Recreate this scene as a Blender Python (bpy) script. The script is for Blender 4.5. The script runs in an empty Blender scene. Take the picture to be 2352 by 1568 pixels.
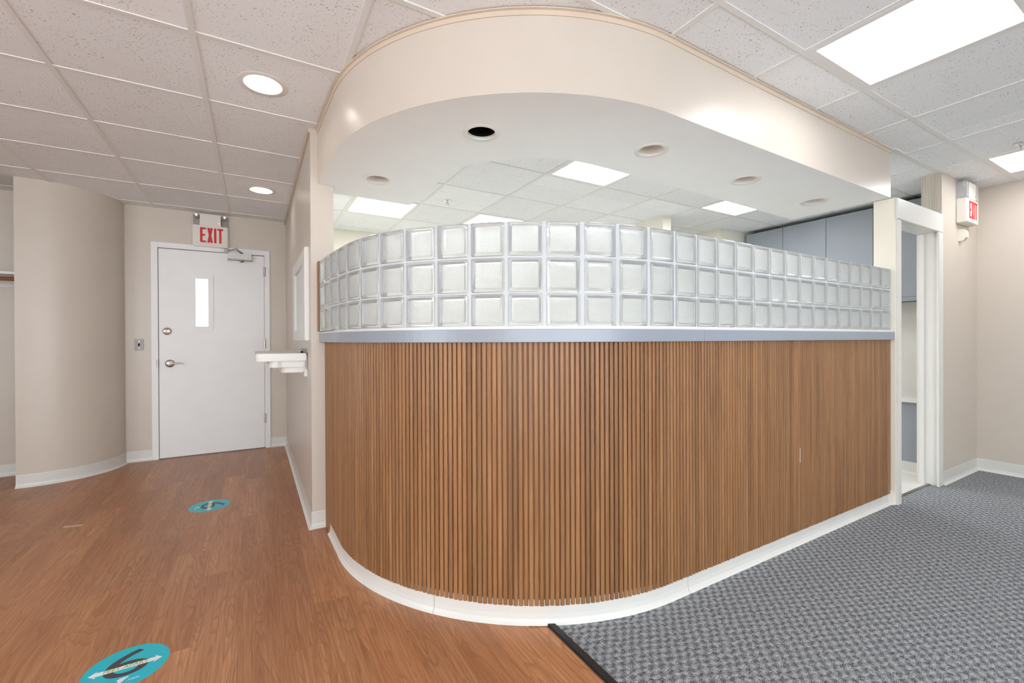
import bpy, bmesh, math, random
from mathutils import Vector, Matrix
random.seed(7)
PI = math.pi
S = bpy.context.scene
COL = S.collection

# ------------------------------------------------------------------ camera
H_CAM = 1.163
YAW, PITCH, ROLL = 0.527, -0.004, -0.0042
F_PX = 1016.13
cam_d = bpy.data.cameras.new('camera'); cam = bpy.data.objects.new('camera', cam_d); COL.objects.link(cam)
cam_d.sensor_width = 36.0; cam_d.lens = F_PX / 2352 * 36.0; cam_d.clip_start = 0.02
fw = Vector((math.sin(YAW), math.cos(YAW), 0)); rt = Vector((math.cos(YAW), -math.sin(YAW), 0)); up = Vector((0, 0, 1))
fw2 = fw * math.cos(PITCH) + up * math.sin(PITCH); up2 = up * math.cos(PITCH) - fw * math.sin(PITCH)
rt3 = rt * math.cos(ROLL) + up2 * math.sin(ROLL); up3 = up2 * math.cos(ROLL) - rt * math.sin(ROLL)
cam.matrix_world = Matrix(((rt3.x, up3.x, -fw2.x, 0), (rt3.y, up3.y, -fw2.y, 0), (rt3.z, up3.z, -fw2.z, H_CAM), (0, 0, 0, 1)))
S.camera = cam

# ------------------------------------------------------------------ world and exposure
LAMP = 8.0          # ceiling panel emission
OFFICE = 16.0       # office panel emission
DOWN = 40.0         # downlight lamp emission
wd = bpy.data.worlds.new('overcast_sky'); S.world = wd; wd.use_nodes = True
bg = wd.node_tree.nodes['Background']; bg.inputs[0].default_value = (0.86, 0.945, 1.0, 1); bg.inputs[1].default_value = 6.0
S.view_settings.view_transform = 'Standard'; S.view_settings.look = 'None'
S.view_settings.gamma = 1.0; S.view_settings.use_curve_mapping = False
S.view_settings.exposure = 0.35
S.cycles.max_bounces = 8; S.cycles.diffuse_bounces = 4; S.cycles.glossy_bounces = 3; S.cycles.transmission_bounces = 7
S.cycles.caustics_reflective = False; S.cycles.caustics_refractive = False; S.cycles.adaptive_threshold = 0.08

# ------------------------------------------------------------------ materials
def lin(r, g, b):
    f = lambda c: (c / 255 / 12.92) if c <= 10 else ((c / 255 + 0.055) / 1.055) ** 2.4
    return (f(r), f(g), f(b), 1)

class NT:
    def __init__(s, name):
        s.m = bpy.data.materials.new(name); s.m.use_nodes = True
        s.t = s.m.node_tree; s.n = s.t.nodes; s.b = s.n['Principled BSDF']
    def add(s, typ, **kw):
        n = s.n.new(typ)
        for k, v in kw.items():
            if k.startswith('i_'):
                key = k[2:]; key = int(key) if key.isdigit() else key
                n.inputs[key].default_value = v
            else: setattr(n, k, v)
        return n
    def link(s, a, b): s.t.links.new(a, b)
    def pos(s): return s.add('ShaderNodeNewGeometry').outputs['Position']
    def mapping(s, vec, scale=(1, 1, 1), rot=(0, 0, 0), loc=(0, 0, 0)):
        n = s.add('ShaderNodeMapping'); n.inputs['Scale'].default_value = scale
        n.inputs['Rotation'].default_value = rot; n.inputs['Location'].default_value = loc
        s.link(vec, n.inputs['Vector']); return n.outputs[0]
    def noise(s, vec, scale=5, detail=2, rough=0.5, dist=0):
        n = s.add('ShaderNodeTexNoise'); n.inputs['Scale'].default_value = scale; n.inputs['Detail'].default_value = detail
        n.inputs['Roughness'].default_value = rough; n.inputs['Distortion'].default_value = dist
        s.link(vec, n.inputs['Vector']); return n.outputs['Fac']
    def ramp(s, fac, stops, interp='LINEAR'):
        n = s.add('ShaderNodeValToRGB'); e = n.color_ramp.elements; n.color_ramp.interpolation = interp
        while len(e) < len(stops): e.new(0.5)
        for k, (p, c) in enumerate(stops): e[k].position = p; e[k].color = c
        s.link(fac, n.inputs[0]); return n.outputs[0]
    def math(s, op, a, b=None, clamp=False):
        n = s.add('ShaderNodeMath', operation=op, use_clamp=clamp)
        for k, v in enumerate((a, b)):
            if v is None: continue
            if isinstance(v, (int, float)): n.inputs[k].default_value = v
            else: s.link(v, n.inputs[k])
        return n.outputs[0]
    def mix(s, fac, a, b, blend='MIX'):
        n = s.add('ShaderNodeMix', data_type='RGBA', blend_type=blend)
        for sock, v in ((n.inputs[0], fac), (n.inputs[6], a), (n.inputs[7], b)):
            if isinstance(v, (int, float)): sock.default_value = v
            elif isinstance(v, tuple): sock.default_value = v
            else: s.link(v, sock)
        return n.outputs[2]
    def bump(s, h, strength=0.3, dist=0.01):
        n = s.add('ShaderNodeBump'); n.inputs['Strength'].default_value = strength; n.inputs['Distance'].default_value = dist
        s.link(h, n.inputs['Height']); s.link(n.outputs[0], s.b.inputs['Normal'])

def plain(name, col, rough=0.5, metal=0.0, spec=0.5, mottle=0.03, bump=0.0):
    m = NT(name); b = m.b
    b.inputs['Roughness'].default_value = rough; b.inputs['Metallic'].default_value = metal
    b.inputs['Specular IOR Level'].default_value = spec
    p = m.pos(); f = m.noise(p, 6, 3)
    c2 = tuple(min(1, v * (1 - mottle)) for v in col[:3]) + (1,); c1 = tuple(min(1, v * (1 + mottle)) for v in col[:3]) + (1,)
    m.link(m.ramp(f, [(0.3, c2), (0.7, c1)]), b.inputs['Base Color'])
    if bump: m.bump(m.noise(p, 220, 2), bump, 0.002)
    return m.m

def emit(name, col, strength):
    m = NT(name); m.b.inputs['Base Color'].default_value = (0.9, 0.9, 0.9, 1)
    m.b.inputs['Emission Color'].default_value = col; m.b.inputs['Emission Strength'].default_value = strength
    m.b.inputs['Roughness'].default_value = 0.4
    return m.m

MAT = {}
MAT['wall'] = plain('beige_wall_paint', lin(206, 195, 183), 0.36, 0, 0.5, 0.012, 0.06)
MAT['soffit_side'] = plain('beige_satin_paint', lin(206, 195, 183), 0.29, 0, 0.5, 0.012, 0.05)
MAT['soffit_white'] = plain('white_flat_paint', lin(240, 241, 241), 0.7, 0, 0.3, 0.01)
MAT['cream_wall'] = plain('cream_wall_paint', lin(235, 231, 217), 0.5, 0, 0.4, 0.012)
MAT['trim_white'] = plain('white_gloss_paint', lin(224, 222, 217), 0.35, 0, 0.5, 0.012)
MAT['door_white'] = plain('white_door_paint', lin(237, 236, 236), 0.4, 0, 0.5, 0.012)
MAT['post_cream'] = plain('cream_post_paint', lin(236, 230, 214), 0.4, 0, 0.5, 0.012)
MAT['vinyl'] = plain('white_vinyl_cove', lin(218, 216, 211), 0.38, 0, 0.5, 0.02)
MAT['laminate'] = plain('blue_grey_laminate', lin(149, 157, 168), 0.3, 0, 0.5, 0.01)
MAT['cabinet'] = plain('blue_grey_cabinet', lin(150, 156, 163), 0.45, 0, 0.4, 0.01)
MAT['mortar'] = plain('white_mortar', lin(203, 207, 212), 0.7, 0, 0.3, 0.04, 0.2)
MAT['metal'] = plain('satin_nickel', (0.50, 0.46, 0.42, 1), 0.28, 1.0)
MAT['chrome'] = plain('chrome', (0.75, 0.75, 0.76, 1), 0.12, 1.0)
MAT['dark_metal'] = plain('grey_metal', (0.30, 0.27, 0.26, 1), 0.4, 0.8)
MAT['closer'] = plain('grey_painted_metal', lin(214, 208, 202), 0.4, 0.1)
MAT['black'] = plain('black_and_can_shade', (0.012, 0.012, 0.012, 1), 0.9, 0, 0.1)  # small black parts, and painted shade inside the empty downlight can
MAT['black_rubber'] = plain('black_rubber', (0.02, 0.021, 0.024, 1), 0.5, 0, 0.4)
MAT['plenum'] = plain('dark_plenum', (0.05, 0.048, 0.045, 1), 0.9)
MAT['grid'] = plain('white_grid_metal', lin(232, 232, 231), 0.5, 0, 0.4, 0.01)
MAT['sign_white'] = plain('white_plastic', lin(226, 220, 212), 0.45, 0, 0.4, 0.01)
MAT['red'] = plain('red_plastic', lin(205, 32, 34), 0.4, 0, 0.4, 0.02)
MAT['led'] = emit('red_led', (1, 0.1, 0.08, 1), 4)
MAT['beige_plastic'] = plain('beige_plastic', lin(232, 228, 212), 0.45)
MAT['switch_metal'] = plain('brushed_plate', lin(152, 145, 143), 0.4, 0.15)
MAT['rod_wood'] = plain('brown_rod', lin(130, 78, 44), 0.4, 0, 0.4, 0.08)
MAT['teal'] = plain('teal_vinyl', lin(24, 186, 204), 0.35, 0, 0.5, 0.01)
MAT['ink'] = plain('dark_ink', lin(72, 66, 72), 0.4, 0, 0.4, 0.01)
MAT['print_white'] = plain('white_ink', lin(236, 234, 236), 0.4, 0, 0.4, 0.01)
MAT['print_green'] = plain('green_ink', lin(150, 190, 120), 0.4, 0, 0.4, 0.01)
MAT['tan_trim'] = plain('tan_edge_trim', lin(210, 194, 176), 0.4, 0, 0.4, 0.03)
MAT['tape'] = plain('tape_residue', lin(214, 176, 152), 0.3, 0, 0.5, 0.08)
MAT['reflector'] = plain('satin_reflector', lin(224, 222, 217), 0.35, 0.0, 0.5)
MAT['lens'] = emit('lit_lens', (0.97, 0.985, 1.0, 1), LAMP)
MAT['office_lens'] = emit('lit_office_lens', (0.94, 0.962, 1.0, 1), OFFICE)
MAT['lamp'] = emit('lit_lamp', (1.0, 0.955, 0.89, 1), DOWN)
MAT['baffle'] = plain('grey_baffle', lin(226, 217, 209), 0.3, 0.0, 0.6)
MAT['int_floor'] = plain('white_vinyl_tile', lin(230, 228, 222), 0.4, 0, 0.5, 0.02)
MAT['clear_plastic'] = None

def glassmat(name, col, rough, trans=1.0, ior=1.45, bump=None):
    m = NT(name); b = m.b
    b.inputs['Base Color'].default_value = col; b.inputs['Roughness'].default_value = rough
    b.inputs['Transmission Weight'].default_value = trans; b.inputs['IOR'].default_value = ior
    if bump: m.bump(m.noise(m.pos(), bump[0], 2), bump[1], bump[2])
    return m.m
MAT['glass_rim'] = glassmat('glass_block_rim', (0.93, 0.96, 0.95, 1), 0.07, 0.64, 1.45)
MAT['glass_face'] = glassmat('glass_block_face', (0.92, 0.95, 0.935, 1), 0.34, 0.48, 1.3, (280, 0.8, 0.004))
MAT['clear_plastic'] = glassmat('clear_plastic', (0.93, 0.93, 0.93, 1), 0.2, 0.55, 1.2)
MAT['frosted'] = glassmat('frosted_glass', (0.93, 0.95, 0.945, 1), 0.4, 0.25, 1.3)

def wood_floor():
    m = NT('oak_vinyl_plank'); b = m.b
    oi = m.add('ShaderNodeObjectInfo'); rnd = oi.outputs['Random']
    p = m.pos()
    off = m.add('ShaderNodeCombineXYZ'); m.link(m.math('MULTIPLY', rnd, 37.0), off.inputs[0]); m.link(m.math('MULTIPLY', rnd, 91.0), off.inputs[1])
    v = m.add('ShaderNodeVectorMath', operation='ADD'); m.link(p, v.inputs[0]); m.link(off.outputs[0], v.inputs[1]); v = v.outputs[0]
    big = m.noise(m.mapping(v, (6.5, 0.62, 1)), 1.5, 2, 0.45, 0.25)
    rings = m.math('FRACT', m.math('MULTIPLY', big, 21.0))       # growth rings: contour lines of a stretched noise
    ringd = m.ramp(rings, [(0.0, (0.42, 0.36, 0.32, 1)), (0.30, (0.86, 0.84, 0.82, 1)), (0.88, (1, 1, 1, 1)), (1.0, (0.42, 0.36, 0.32, 1))])
    fine = m.noise(m.mapping(v, (230, 4.5, 1)), 1.0, 3, 0.6)
    streak = m.noise(m.mapping(v, (48, 0.9, 1)), 1.0, 3, 0.6)
    wide = m.noise(m.mapping(v, (5, 0.8, 1)), 1.0, 2)
    mid = m.noise(m.mapping(v, (120, 2.2, 1)), 1.0, 3, 0.6, 0.2)
    base = m.ramp(wide, [(0.25, lin(176, 120, 82)), (0.5, lin(197, 141, 100)), (0.75, lin(215, 162, 119))])
    c = m.mix(0.55, base, m.mix(1.0, base, ringd, 'MULTIPLY'))
    c = m.mix(m.ramp(streak, [(0.36, (0.35, 0.35, 0.35, 1)), (0.58, (0, 0, 0, 1))]), c, lin(168, 112, 76))
    c = m.mix(m.ramp(mid, [(0.40, (0.45, 0.45, 0.45, 1)), (0.52, (0, 0, 0, 1))]), c, lin(150, 96, 64))
    c = m.mix(m.ramp(fine, [(0.40, (0.5, 0.5, 0.5, 1)), (0.58, (0, 0, 0, 1))]), c, lin(158, 102, 68))
    tint = m.ramp(rnd, [(0.0, (0.84, 0.82, 0.80, 1)), (1.0, (1.06, 1.05, 1.02, 1))])
    c = m.mix(1.0, c, tint, 'MULTIPLY')
    m.link(c, b.inputs['Base Color']); b.inputs['Roughness'].default_value = 0.36
    b.inputs['Specular IOR Level'].default_value = 0.45
    m.bump(fine, 0.08, 0.002)
    return m.m
MAT['plank'] = wood_floor()

def wood_slat(dark=False):
    m = NT('dark_oak_backing' if dark else 'oak_slat'); b = m.b
    rnd = m.add('ShaderNodeObjectInfo').outputs['Random']
    p = m.pos()
    off = m.add('ShaderNodeCombineXYZ'); m.link(m.math('MULTIPLY', rnd, 50.0), off.inputs[0]); m.link(m.math('MULTIPLY', rnd, 77.0), off.inputs[2])
    v = m.add('ShaderNodeVectorMath', operation='ADD'); m.link(p, v.inputs[0]); m.link(off.outputs[0], v.inputs[1]); v = v.outputs[0]
    f = m.noise(m.mapping(v, (160, 160, 5)), 1, 4, 0.65)
    g = m.noise(m.mapping(v, (10, 10, 1.2)), 1, 3)
    stops = [(0.30, lin(118, 80, 49)), (0.5, lin(147, 104, 67)), (0.70, lin(168, 125, 86))]
    c = m.mix(0.5, m.ramp(f, stops), m.ramp(g, stops))
    c = m.mix(1.0, c, m.ramp(rnd, [(0.0, (0.82, 0.81, 0.79, 1)), (0.5, (0.96, 0.96, 0.96, 1)), (1.0, (1.1, 1.09, 1.06, 1))]), 'MULTIPLY')
    m.link(c, b.inputs['Base Color']); b.inputs['Roughness'].default_value = 0.42
    m.bump(f, 0.15, 0.002)
    return m.m
MAT['slat'] = wood_slat(); MAT['backing'] = wood_slat(True)

def carpet_mat():
    m = NT('woven_grey_carpet'); b = m.b
    p = m.mapping(m.pos(), (1, 1, 1), (0, 0, -PI / 4))
    sep = m.add('ShaderNodeSeparateXYZ'); m.link(p, sep.inputs[0]); x, y = sep.outputs[0], sep.outputs[1]
    # after the turn, x runs along the stripes and y across them
    per = 0.033
    wob = m.math('MULTIPLY', m.math('SUBTRACT', m.noise(m.mapping(p, (14, 40, 1)), 1, 3, 0.6), 0.5), 9.0)
    wob2 = m.math('MULTIPLY', m.math('SUBTRACT', m.noise(m.mapping(p, (40, 14, 1), (0, 0, 0), (7, 3, 0)), 1, 3, 0.6), 0.5), 9.0)
    a = m.math('SINE', m.math('ADD', m.math('MULTIPLY', y, 2 * PI / per), wob2))
    slant = m.math('MULTIPLY', y, 2 * PI / per * 0.42)
    bb = m.math('SINE', m.math('ADD', m.math('ADD', m.math('MULTIPLY', x, 2 * PI / per), slant), wob))
    h = m.math('ADD', m.math('MULTIPLY', a, 0.42), m.math('MULTIPLY', bb, 0.30))
    yarn = m.noise(m.mapping(p, (120, 620, 1)), 1, 2, 0.6)
    speck = m.noise(p, 480, 2, 0.7)
    h2 = m.math('ADD', m.math('MULTIPLY', h, 0.30), m.math('ADD', m.math('MULTIPLY', m.math('SUBTRACT', yarn, 0.5), 2.3), m.math('MULTIPLY', m.math('SUBTRACT', speck, 0.5), 1.1)))
    c = m.ramp(m.math('ADD', h2, 0.5), [(0.0, lin(30, 33, 39)), (0.30, lin(88, 92, 98)), (0.55, lin(146, 149, 153)), (1.0, lin(200, 201, 202))])
    m.link(c, b.inputs['Base Color']); b.inputs['Roughness'].default_value = 0.95; b.inputs['Specular IOR Level'].default_value = 0.1
    m.bump(h, 0.5, 0.004)
    return m.m
MAT['carpet'] = carpet_mat()

def tile_mat():
    m = NT('fissured_ceiling_tile'); b = m.b
    rnd = m.add('ShaderNodeObjectInfo').outputs['Random']
    p = m.pos()
    off = m.add('ShaderNodeCombineXYZ'); m.link(m.math('MULTIPLY', rnd, 13.0), off.inputs[0]); m.link(m.math('MULTIPLY', rnd, 29.0), off.inputs[1])
    v = m.add('ShaderNodeVectorMath', operation='ADD'); m.link(p, v.inputs[0]); m.link(off.outputs[0], v.inputs[1]); v = v.outputs[0]
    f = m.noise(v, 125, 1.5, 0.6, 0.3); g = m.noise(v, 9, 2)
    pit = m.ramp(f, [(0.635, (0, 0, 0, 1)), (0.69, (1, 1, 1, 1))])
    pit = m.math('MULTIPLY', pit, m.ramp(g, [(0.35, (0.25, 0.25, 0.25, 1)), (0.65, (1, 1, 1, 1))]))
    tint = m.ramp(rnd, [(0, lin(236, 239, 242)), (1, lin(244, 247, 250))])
    c = m.mix(pit, tint, lin(150, 146, 142))  # shade of the pits is mixed into the tile colour
    m.link(c, b.inputs['Base Color']); b.inputs['Roughness'].default_value = 0.9; b.inputs['Specular IOR Level'].default_value = 0.15
    m.bump(m.math('MULTIPLY', pit, -1.0), 0.3, 0.003)
    return m.m
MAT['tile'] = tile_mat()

def raw_paper():
    m = NT('raw_streaked_paper'); b = m.b
    f = m.noise(m.mapping(m.pos(), (1, 190, 3)), 1, 3, 0.6)
    m.link(m.ramp(f, [(0.35, lin(176, 168, 152)), (0.65, lin(204, 197, 184))]), b.inputs['Base Color']); b.inputs['Roughness'].default_value = 0.8
    return m.m
MAT['raw_paper'] = raw_paper()

def wire_glass():
    m = NT('wired_glass'); b = m.b
    p = m.pos(); sep = m.add('ShaderNodeSeparateXYZ'); m.link(p, sep.inputs[0])
    out = None
    for sg in (1, -1):
        t = m.math('ADD', m.math('MULTIPLY', sep.outputs[0], sg * 60.0), m.math('MULTIPLY', sep.outputs[2], 42.0))
        w = m.math('LESS_THAN', m.math('FRACT', t), 0.09)
        out = w if out is None else m.math('MAXIMUM', out, w)
    m.link(m.mix(out, (0.34, 0.355, 0.35, 1), (0.22, 0.23, 0.225, 1)), b.inputs['Base Color'])
    b.inputs['Transmission Weight'].default_value = 0.75; b.inputs['Roughness'].default_value = 0.5; b.inputs['IOR'].default_value = 1.2
    return m.m
MAT['wire_glass'] = wire_glass()

# ------------------------------------------------------------------ mesh helpers
def bbox(bm, x0, x1, y0, y1, z0, z1, mi=0):
    vs = [bm.verts.new((x, y, z)) for z in (z0, z1) for y in (y0, y1) for x in (x0, x1)]
    fs = [(0, 2, 3, 1), (4, 5, 7, 6), (0, 1, 5, 4), (2, 6, 7, 3), (0, 4, 6, 2), (1, 3, 7, 5)]
    out = []
    for f in fs:
        q = bm.faces.new([vs[k] for k in f]); q.material_index = mi; out.append(q)
    return out

def prism(bm, pts, z0, z1, mi=0):
    a = [bm.verts.new((x, y, z0)) for x, y in pts]; b = [bm.verts.new((x, y, z1)) for x, y in pts]
    n = len(pts)
    fs = [bm.faces.new(a[::-1]), bm.faces.new(b)]
    for k in range(n): fs.append(bm.faces.new((a[k], a[(k + 1) % n], b[(k + 1) % n], b[k])))
    for f in fs: f.material_index = mi
    return fs

def lathe(bm, prof, n=32, mat=Matrix(), mi=0, close=False):
    rings = []
    for r, z in prof:
        rings.append([bm.verts.new(mat @ Vector((r * math.cos(2 * PI * k / n), r * math.sin(2 * PI * k / n), z))) for k in range(n)])
    for a, b in zip(rings, rings[1:]):
        for k in range(n):
            f = bm.faces.new((a[k], a[(k + 1) % n], b[(k + 1) % n], b[k])); f.material_index = mi; f.smooth = True
    if close:
        for r in (rings[0], rings[-1]):
            try: bm.faces.new(r).material_index = mi
            except ValueError: pass

def tube(bm, pts, r, n=10, mi=0):
    pts = [Vector(p) for p in pts]; rings = []
    for k, p in enumerate(pts):
        d = (pts[min(k + 1, len(pts) - 1)] - pts[max(k - 1, 0)]).normalized()
        a = d.orthogonal().normalized() if k == 0 else (a - d * a.dot(d)).normalized()
        b = d.cross(a); rr = r[k] if isinstance(r, (list, tuple)) else r
        rings.append([bm.verts.new(p + (a * math.cos(2 * PI * j / n) + b * math.sin(2 * PI * j / n)) * rr) for j in range(n)])
    for q, w in zip(rings, rings[1:]):
        for j in range(n):
            f = bm.faces.new((q[j], q[(j + 1) % n], w[(j + 1) % n], w[j])); f.material_index = mi; f.smooth = True
    bm.faces.new(rings[0][::-1]).material_index = mi; bm.faces.new(rings[-1]).material_index = mi

def sweep(bm, frames, prof, closed_prof=True, mi=0, smooth=False):
    """frames: list of (x, y, nx, ny); prof: list of (offset, z)"""
    rings = [[bm.verts.new((x + nx * o, y + ny * o, z)) for o, z in prof] for x, y, nx, ny in frames]
    n = len(prof)
    for a, b in zip(rings, rings[1:]):
        for k in range(n if closed_prof else n - 1):
            f = bm.faces.new((a[k], a[(k + 1) % n], b[(k + 1) % n], b[k])); f.material_index = mi; f.smooth = smooth
    if closed_prof:
        bm.faces.new(rings[0][::-1]); bm.faces.new(rings[-1])

def mesh(name, bm, mats, bevel=0.0, seg=2):
    if bevel:
        bmesh.ops.remove_doubles(bm, verts=bm.verts, dist=1e-6)
        es = [e for e in bm.edges if len(e.link_faces) == 2 and e.calc_face_angle(0) > 0.6]
        bmesh.ops.bevel(bm, geom=es, offset=bevel, segments=seg, affect='EDGES', clamp_overlap=True)
    bmesh.ops.recalc_face_normals(bm, faces=bm.faces)
    me = bpy.data.meshes.new(name); sm = any(f.smooth for f in bm.faces); bm.to_mesh(me); bm.free()
    if sm: me.set_sharp_from_angle(angle=0.7)
    for m in (mats if isinstance(mats, (list, tuple)) else [mats]): me.materials.append(MAT[m])
    return me

def link(name, me, parent=None, loc=(0, 0, 0), rotz=0.0, label=None, cat=None, group=None, kind=None):
    o = bpy.data.objects.new(name, me); COL.objects.link(o); o.location = loc; o.rotation_euler = (0, 0, rotz)
    if parent: o.parent = parent
    tag(o, label, cat, group, kind); return o

def tag(o, label=None, cat=None, group=None, kind=None):
    if label: o['label'] = label
    if cat: o['category'] = cat
    if group: o['group'] = group
    if kind: o['kind'] = kind

def part(name, bm, mats, parent=None, bevel=0.0, seg=2, **kw):
    return link(name, mesh(name, bm, mats, bevel, seg), parent, **kw)

def boxpart(name, dims, mats, parent=None, bevel=0.0, **kw):
    bm = bmesh.new(); bbox(bm, *dims); return part(name, bm, mats, parent, bevel, **kw)

def plate_mesh(name, outer, holes, z0, z1, mats):
    """flat plate with holes, filled by a 2D curve and turned into a mesh"""
    cu = bpy.data.curves.new(name + '_outline', 'CURVE'); cu.dimensions = '2D'; cu.fill_mode = 'BOTH'; cu.extrude = (z1 - z0) / 2
    for pts in [outer] + holes:
        sp = cu.splines.new('POLY'); sp.points.add(len(pts) - 1); sp.use_cyclic_u = True
        for q, (x, y) in zip(sp.points, pts): q.co = (x, y, 0, 1)
    o = bpy.data.objects.new(name + '_tmp', cu); COL.objects.link(o)
    bpy.context.view_layer.update()
    me = bpy.data.meshes.new_from_object(o.evaluated_get(bpy.context.evaluated_depsgraph_get()))
    bpy.data.objects.remove(o); bpy.data.curves.remove(cu)
    me.transform(Matrix.Translation((0, 0, (z0 + z1) / 2))); me.materials.clear()
    for m in (mats if isinstance(mats, (list, tuple)) else [mats]): me.materials.append(MAT[m])
    return me

def text_mesh(name, body, size, mat, thick=0.0004, shear=0.0, bold=0.0):
    cu = bpy.data.curves.new(name + '_text', 'FONT'); cu.body = body; cu.size = size; cu.extrude = thick / 2; cu.offset = bold
    cu.align_x = 'CENTER'; cu.align_y = 'CENTER'; cu.shear = shear
    o = bpy.data.objects.new(name + '_tmp', cu); COL.objects.link(o); bpy.context.view_layer.update()
    me = bpy.data.meshes.new_from_object(o.evaluated_get(bpy.context.evaluated_depsgraph_get()))
    bpy.data.objects.remove(o); bpy.data.curves.remove(cu)
    me.materials.clear(); me.materials.append(MAT[mat]); me.name = name
    return me

def circle(cx, cy, r, n=40): return [(cx + r * math.cos(2 * PI * k / n), cy + r * math.sin(2 * PI * k / n)) for k in range(n)]

ZC = 2.470                       # ceiling height
ZW = ZC + 0.25                   # walls run on to the slab above the tiles
XR, YB, XL, YF = 5.515, 5.515, -3.70, -3.20   # right, back, left and front walls

COVE = [(0.0, 0.10), (0.003, 0.102), (0.004, 0.098), (0.004, 0.030), (0.007, 0.014), (0.014, 0.005), (0.022, 0.0), (0.0, 0.0)]
def straight_frames(p, q, n):
    return [(p[0], p[1], n[0], n[1]), (q[0], q[1], n[0], n[1])]
def cove(name, frames, label, parent=None):
    bm = bmesh.new(); sweep(bm, frames, COVE)
    if parent: return part(name, bm, 'vinyl', parent)
    return part(name, bm, 'vinyl', label=label, cat='baseboard', kind='structure')

# ------------------------------------------------------------------ floor
fl = boxpart('floor', (XL, 1.04, YF, YB + 0.12, -0.06, -0.004), 'plank', label='warm oak plank floor of the hallway', cat='floor', kind='structure')
PW, PL = 0.147, 0.914
bm = bmesh.new(); bbox(bm, 0.0, PW, 0.0, PL, -0.004, 0.0)
for f in bm.faces: pass
me_plank = mesh('plank', bm, 'plank', 0.00035, 1)
known = {-1: 2.98, 0: 2.653, 1: 2.503, 3: 2.12, 4: 1.965, 5: 1.737, 2: 2.75, -2: 2.35, -3: 2.72}
cnt = 0
for k in range(-17, 9):
    x0 = -0.22 + PW * k; j0 = known.get(k, random.uniform(0, PL))
    y = j0 - PL * math.ceil((j0 - 0.35) / PL)
    while y < YB:
        if x0 + PW <= 1.04 + 0.001 and y < YB - 0.01:
            inside = y > 2.6 and x0 > 0.45 or y > 2.05 and x0 > 0.8
            ray_l = x0 > -1.9 - 0.0 or y > 1.2
            if not inside and ray_l and not (x0 < -1.2 and y + PL < 1.5) and not (x0 > 0.31 and y > 3.0):
                if y + PL > YB or x0 + PW > 1.03:
                    bm = bmesh.new(); bbox(bm, 0.0, min(PW, 1.03 - x0), 0.0, min(PL, YB - y), -0.004, 0.0)
                    link('plank', mesh('plank_cut', bm, 'plank', 0.00035, 1), fl, (x0, y, 0))
                else: link('plank', me_plank, fl, (x0, y, 0))
                cnt += 1
        y += PL
# rest of the hallway floor (behind the camera)
boxpart('plank_field', (XL, 1.03, YF, 0.0, -0.004, -0.0005), 'plank', fl)

bm = bmesh.new(); prism(bm, [(1.055, YF), (XR, YF), (XR, 1.372), (1.62, 1.372), (1.40, 1.46), (1.055, 1.60)], -0.05, 0.0)
part('carpet', bm, 'carpet', label='grey woven carpet with a wavy ribbed pattern', cat='carpet', kind='stuff')
bm = bmesh.new(); prism(bm, [(1.024, YF), (1.054, YF), (1.054, 1.52), (1.024, 1.52)], -0.03, 0.006)
part('edge_strip', bm, 'black_rubber', bevel=0.002, label='black rubber strip between wood planks and grey carpet', cat='floor strip')
bm = bmesh.new(); prism(bm, [(1.6 - 1.14 * math.cos(PI / 2 * k / 16), 2.553 - 1.14 * math.sin(PI / 2 * k / 16)) for k in range(17)] + [(3.88, 1.413), (3.88, 1.372), (4.70, 1.372), (4.70, 1.43), (XR, 1.43), (XR, YB), (0.44, YB)], -0.05, 0.001)
part('floor', bm, 'int_floor', label='white vinyl floor inside the reception office', cat='floor', kind='structure')
boxpart('threshold_strip', (3.915, 4.64, 1.362, 1.382, 0.0, 0.005), 'dark_metal', label='dark metal threshold strip in the open doorway', cat='floor strip')

# ------------------------------------------------------------------ walls
W_ = lambda name, dims, label, mat='wall': boxpart(name, dims, mat, label=label, cat='wall', kind='structure')
DX0, DX1, DZ = -0.818, 0.095, 2.085       # door opening
bm = bmesh.new()
bbox(bm, XL, DX0, YB, YB + 0.12, 0, ZW); bbox(bm, DX1, 0.436, YB, YB + 0.12, 0, ZW); bbox(bm, DX0, DX1, YB, YB + 0.12, DZ, ZW)
part('wall_back', bm, 'wall', label='beige wall holding the white exit door', cat='wall', kind='structure')
# partition beside the counter, with a window opening
WY0, WY1, WZ0, WZ1 = 3.26, 3.96, 1.235, 1.685
bm = bmesh.new()
bbox(bm, 0.303, 0.436, 2.99, WY0, 0, ZW); bbox(bm, 0.303, 0.436, WY1, YB, 0, ZW)
bbox(bm, 0.303, 0.436, WY0, WY1, 0, WZ0); bbox(bm, 0.303, 0.436, WY0, WY1, WZ1, ZW)
part('wall_partition', bm, 'wall', label='beige partition wall between hallway and reception office', cat='wall', kind='structure')
# curved wall
cc, R = (-1.585, 5.53), 0.515
arc = [(cc[0] + math.cos(t) * R, cc[1] + math.sin(t) * R, math.cos(t), math.sin(t)) for t in [(-math.asin(0.015 / R)) - (PI / 2 + 0.088) * k / 32 + 0.0 for k in range(33)]]
bm = bmesh.new(); sweep(bm, arc, [(0, 0), (0, ZW), (-0.10, ZW), (-0.10, 0)], smooth=False)
for f in bm.faces:
    f.smooth = abs(f.normal.z) < 0.5 and len(f.verts) == 4
part('wall_curved', bm, 'wall', label='rounded beige wall end beside the coat alcove', cat='wall', kind='structure')
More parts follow.
